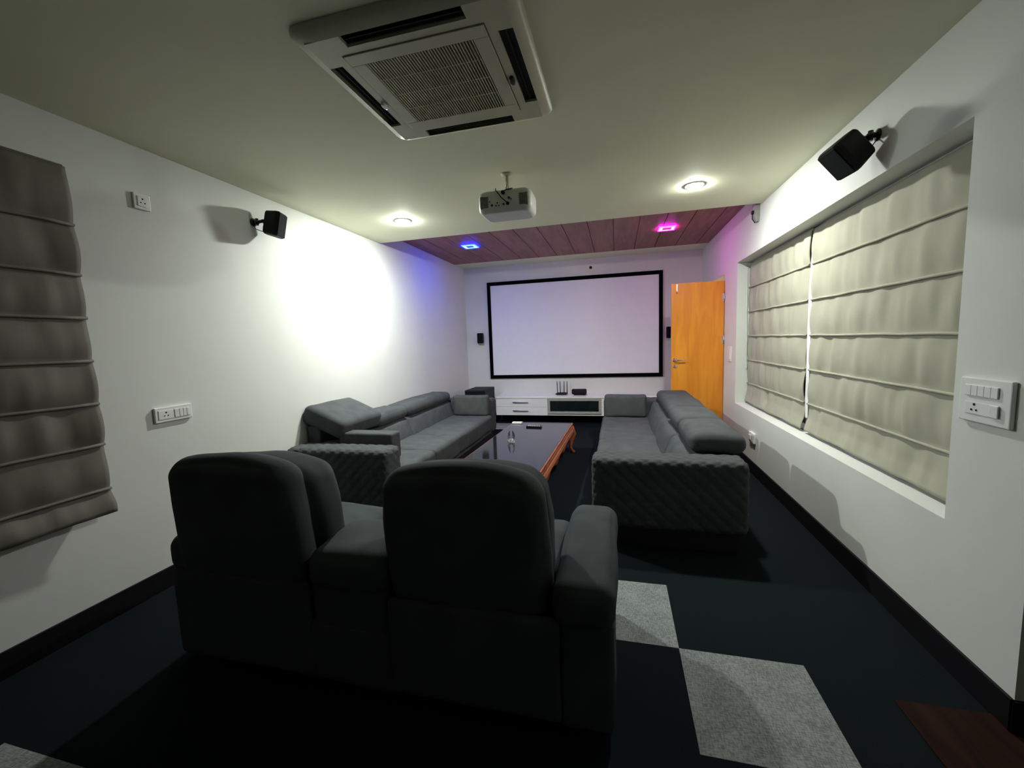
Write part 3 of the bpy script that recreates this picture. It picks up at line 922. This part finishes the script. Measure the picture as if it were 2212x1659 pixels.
for sx in (-1, 1):
    for sy in (-1, 1):
        t = B()
        bx, by = sx * (TW - 0.028), sy * (TL - 0.028)
        prof = [(0.34, 0.000, 0.040), (0.29, 0.012, 0.042), (0.24, 0.026, 0.040), (0.19, 0.020, 0.030), (0.13, 0.006, 0.021), (0.08, -0.004, 0.017), (0.045, 0.004, 0.018), (0.025, 0.018, 0.026), (0.008, 0.022, 0.028), (0.0, 0.022, 0.024)]
        rings = []
        for (z_, o_, rr) in prof:
            c = (bx + sx * o_, by + sy * o_)
            rings.append([(c[0] + rr * math.cos(2 * PI * k / 12), c[1] + rr * math.sin(2 * PI * k / 12), z_) for k in range(12)])
        loft(t, rings)
        obj('leg', t, M_tablew, ct)

# things on the table (coordinates in the room)
TT = TZ + 0.003
def remote(label, x, y, z, L_, W_, H_, ang, m, grp=None, btn=M_grey):
    r = thing('remote_control', label, 'remote control', (x, y, z), ang, grp)
    t = B(); bbox(t, -L_ / 2, L_ / 2, -W_ / 2, W_ / 2, 0, H_, 0.005, 3)
    obj('remote_body', t, m, r)
    for i in range(6):
        for j in range(2):
            t = B(); bbox(t, -L_ * .4 + i * L_ * .14, -L_ * .4 + i * L_ * .14 + L_ * .08, -W_ * .28 + j * W_ * .32, -W_ * .28 + j * W_ * .32 + W_ * .2, H_ - .001, H_ + .002, .0008, 1)
            obj('button', t, btn, r)
    return r


remote('long black remote control with pale buttons lying nearest on the coffee table', -0.975, 4.80, TT, 0.19, 0.048, 0.020, math.radians(-4), M_gloss, None, M_white)
remote('black remote control lying just behind the nearest remote on the coffee table', -0.990, 4.875, TT, 0.17, 0.045, 0.018, math.radians(2), M_gloss, None, M_grey)
wb = thing('small_box', 'small white flat box at the far left corner of the coffee table', 'box', (-1.235, 5.02, TT), math.radians(-2))
t = B(); bbox(t, -0.062, 0.062, -0.03, 0.03, 0, 0.020, 0.003)
obj('box_body', t, M_white, wb)
t = B(); box(t, -0.0625, 0.0625, -0.0305, 0.0305, 0.004, 0.006)
obj('lid_seam', t, M_grey, wb)
cr = thing('crystal_ornament', 'clear crystal wing-shaped ornament standing on the coffee table', 'ornament', (-1.075, 4.08, TT), math.radians(12))
for sx in (-1, 1):
    t = B()
    rings = []
    for (z_, o_, w_, th) in ((0.008, 0.016, 0.030, 0.014), (0.03, 0.022, 0.042, 0.018), (0.06, 0.026, 0.040, 0.015), (0.09, 0.022, 0.026, 0.010), (0.118, 0.014, 0.006, 0.003)):
        rings.append([(sx * (o_ + th), 0, z_), (sx * o_, w_, z_), (sx * (o_ - th), 0, z_), (sx * o_, -w_, z_)])
    loft(t, rings, smooth=False)
    obj('wing', t, M_crys, cr)
t = B()
loft(t, [[(-0.04, -0.03, 0), (0.04, -0.03, 0), (0.04, 0.03, 0), (-0.04, 0.03, 0)], [(-0.028, -0.02, 0.012), (0.028, -0.02, 0.012), (0.028, 0.02, 0.012), (-0.028, 0.02, 0.012)]], smooth=False)
obj('ornament_base', t, M_chrome, cr)

# ------------------------------------------------------------------ roman blinds
def blind(name, label, x, y0, y1, z0, z1, seams, nx, depth, sag=0.0, seed=0.0, grp=None, bottom=0.03, m=None):
    m = m or M_blind
    """cloth hanging in the yz plane at x; nx = direction into the room"""
    r = thing(name, label, 'blind', (x, (y0 + y1) / 2, z0), 0, grp)
    yc_ = (y0 + y1) / 2; ny = max(30, int((y1 - y0) / 0.022)); nz = int((z1 - z0) / 0.018)
    ss = sorted(seams)
    t = B(); g = []
    for j in range(nz + 1):
        z = z0 + (z1 - z0) * j / nz
        lo = max([z0] + [q for q in ss if q <= z]); hi = min([z1] + [q for q in ss if q > z])
        f = (z - lo) / max(1e-6, hi - lo)
        row = []
        for i in range(ny + 1):
            y = y0 + (y1 - y0) * i / ny
            belly = depth * math.sin(PI * min(1, max(0, f))) * (0.35 + 0.65 * (1 - f))
            wr = noise.noise(Vector((y * 7.5 + seed, z * 1.1 + lo * 5, seed))) * 0.016 + noise.noise(Vector((y * 17 + seed, z * 2.5 + lo * 9, seed + 4))) * 0.006
            wr *= math.sin(PI * f) ** 0.6 * 0.9 + 0.1
            bot = bottom * max(0, 1 - (z - z0) / 0.10) if z - z0 < 0.10 else 0
            e = 0.0
            wr *= 1.35
            row.append(t.verts.new((nx * (0.014 + belly + wr + bot), y - yc_, z - z0 - (0.01 * noise.noise(Vector((y * 3, seed, 0))) if j == 0 else 0))))
        g.append(row)
    for j in range(nz):
        for i in range(ny):
            f = t.faces.new([g[j][i], g[j][i + 1], g[j + 1][i + 1], g[j + 1][i]]); f.smooth = True
    o = obj('cloth', t, m, r)
    md = o.modifiers.new('thick', 'SOLIDIFY'); md.thickness = 0.004; md.offset = 0
    for q in ss:
        t = B()
        pts = [(nx * (0.024 + 0.003 * noise.noise(Vector((k, q, seed)))), y0 + (y1 - y0) * k / 12 - yc_, q - z0 + 0.004 * noise.noise(Vector((k * .6, q * 3, seed)))) for k in range(13)]
        tube(t, pts, 0.008, 8)
        obj('batten_seam', t, m, r)
    t = B(); bbox(t, min(nx * -0.022, nx * 0.004), max(nx * -0.022, nx * 0.004), y0 - yc_, y1 - yc_, z1 - z0 - 0.022, z1 - z0 + 0.012, 0.003)
    obj('headrail', t, m, r)
    return r


SE = (0.855, 1.12, 1.39, 1.66, 1.93)
bx_ = XR + 0.145
bl = blind('roman_blind', 'wide taupe roman blind covering the nearer part of the right window', bx_, 2.075, 3.68, 0.640, 2.190, SE, -1, 0.014, 0, 1.0, 'roman blinds in the right window')
# white lining showing as a curling strip along its far edge
t = B()
zz = [0.10, 0.25, 0.45, 0.7, 0.9, 1.1, 1.25, 1.38]
wd = [0.010, 0.026, 0.022, 0.030, 0.028, 0.030, 0.016, 0.002]
y1_ = 3.68 - (2.075 + 3.68) / 2
L0 = [t.verts.new((-0.020, y1_ - 0.004, z)) for z in zz]
L1 = [t.verts.new((-0.028, y1_ + w_ + 0.006, z)) for z, w_ in zip(zz, wd)]
for k in range(len(zz) - 1):
    t.faces.new([L0[k], L1[k], L1[k + 1], L0[k + 1]])
o = obj('lining_edge', t, M_lining, bl)
md = o.modifiers.new('thick', 'SOLIDIFY'); md.thickness = 0.002
blind('roman_blind', 'narrower taupe roman blind covering the far part of the right window, next to the door', bx_, 3.735, 5.235, 0.640, 2.190, SE, -1, 0.014, 0, 7.0, 'roman blinds in the right window')
SL = (0.725, 0.963, 1.18, 1.403, 1.622, 1.841, 2.085)
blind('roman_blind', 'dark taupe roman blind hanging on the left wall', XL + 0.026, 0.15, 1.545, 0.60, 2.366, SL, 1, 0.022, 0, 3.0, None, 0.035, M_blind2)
r = thing('blind_cord', 'thin white pull cord looping in the far corner of the right window recess', 'cord', (XR + 0.10, 5.235, 0.95))
t = B(); tube(t, [(0, 0, 1.2), (0.0, -0.005, 0.7), (0.004, -0.012, 0.35), (0.006, -0.004, 0.18), (0.0, -0.03, 0.08), (-0.01, -0.06, 0.06), (-0.012, -0.065, 0.10)], 0.003, 6)
obj('cord_loop', t, M_white, r)

# ------------------------------------------------------------------ switch plates and sockets
def plate(name, label, wall, yc_, zc_, wy, hz, kind, thick=0.012, grp=None):
    nx = 1 if wall == 'L' else -1
    x = XL if wall == 'L' else XR
    r = thing(name, label, 'socket' if 'socket' in name else 'switch', (x, yc_, zc_), 0, grp)
    def pb(nm, a, b_, c_, d, t0, t1, m, rr=0.002, par=None):
        t = B(); x0, x1 = sorted((nx * t0, nx * t1)); bbox(t, x0, x1, a, b_, c_, d, rr, 2)
        return obj(nm, t, m, par or r)
    pb('plate', -wy / 2, wy / 2, -hz / 2, hz / 2, 0.0005, thick, M_white, 0.004)
    def holes(cy, cz, s=1.0, par=None):
        for (dy, dz, q) in ((0, 0.013, .0045), (-0.010, -0.006, .0035), (0.010, -0.006, .0035)):
            t = B(); lathe(t, [(q * s, nx * (thick + .001)), (q * s, nx * (thick + .0045))], (0, cy + dy * s, cz + dz * s), 10, 'x')
            obj('pin_hole', t, M_gloss, par or r)
    if kind == 'socket':
        pb('insert', -wy * .3, wy * .3, -hz * .32, hz * .32, thick, thick + .004, M_white)
        holes(0, 0, 1.1)
    elif kind == 'long':
        pb('insert', -wy * .42, -wy * .02, -hz * .3, hz * .3, thick, thick + .003, M_white)
        holes(-wy * .22, 0, 1.0)
        pb('rocker', wy * .0, wy * .12, -hz * .28, hz * .28, thick, thick + .005, M_white)
        for k in range(3):
            pb('rocker', wy * (.14 + k * .1), wy * (.23 + k * .1), -hz * .28, hz * .28, thick, thick + .004, M_white)
    elif kind == 'big':
        for k in range(5):
            a = wy * (0.36 - k * 0.13)
            pb('rocker', a - wy * .125, a, hz * .10, hz * .34, thick, thick + .006, M_white, .0015)
        pb('insert', -wy * .30, wy * .36, -hz * .32, -hz * .04, thick, thick + .003, M_white)
        holes(wy * .16, -hz * .18, 1.1)
        pb('rocker', -wy * .32, -wy * .16, -hz * .31, -hz * .05, thick + .003, thick + .008, M_white, .0015)
    elif kind == 'switch':
        pb('rocker', -wy * .30, wy * .30, 0.002, hz * .34, thick, thick + .005, M_white)
        pb('rocker', -wy * .30, wy * .30, -hz * .34, -0.002, thick, thick + .005, M_white)
    elif kind == 'low':
        pb('insert', -wy * .36, wy * .36, -hz * .34, hz * .34, thick, thick + .003, M_white)
        pb('rocker', -wy * .05, wy * .30, -hz * .22, hz * .24, thick + .003, thick + .010, M_white)
        holes(-wy * .18, 0, 0.8)
    return r


plate('wall_socket', 'small white three-pin wall socket high on the left wall near the blind', 'L', 1.906, 2.312, 0.09, 0.09, 'socket')
plate('wall_socket', 'wide white wall plate with socket and switches low on the left wall', 'L', 1.938, 1.058, 0.222, 0.092, 'long', 0.016)
plate('wall_switch', 'large white switch and socket plate on the right wall at the picture edge', 'R', 1.890, 1.142, 0.222, 0.168, 'big', 0.016)
plate('wall_switch', 'narrow white light switch on the right wall between the door and window', 'R', 5.50, 1.178, 0.15, 0.18, 'switch')
plate('wall_socket', 'small white socket low on the right wall behind the sofa', 'R', 4.555, 0.372, 0.17, 0.10, 'low', 0.022)
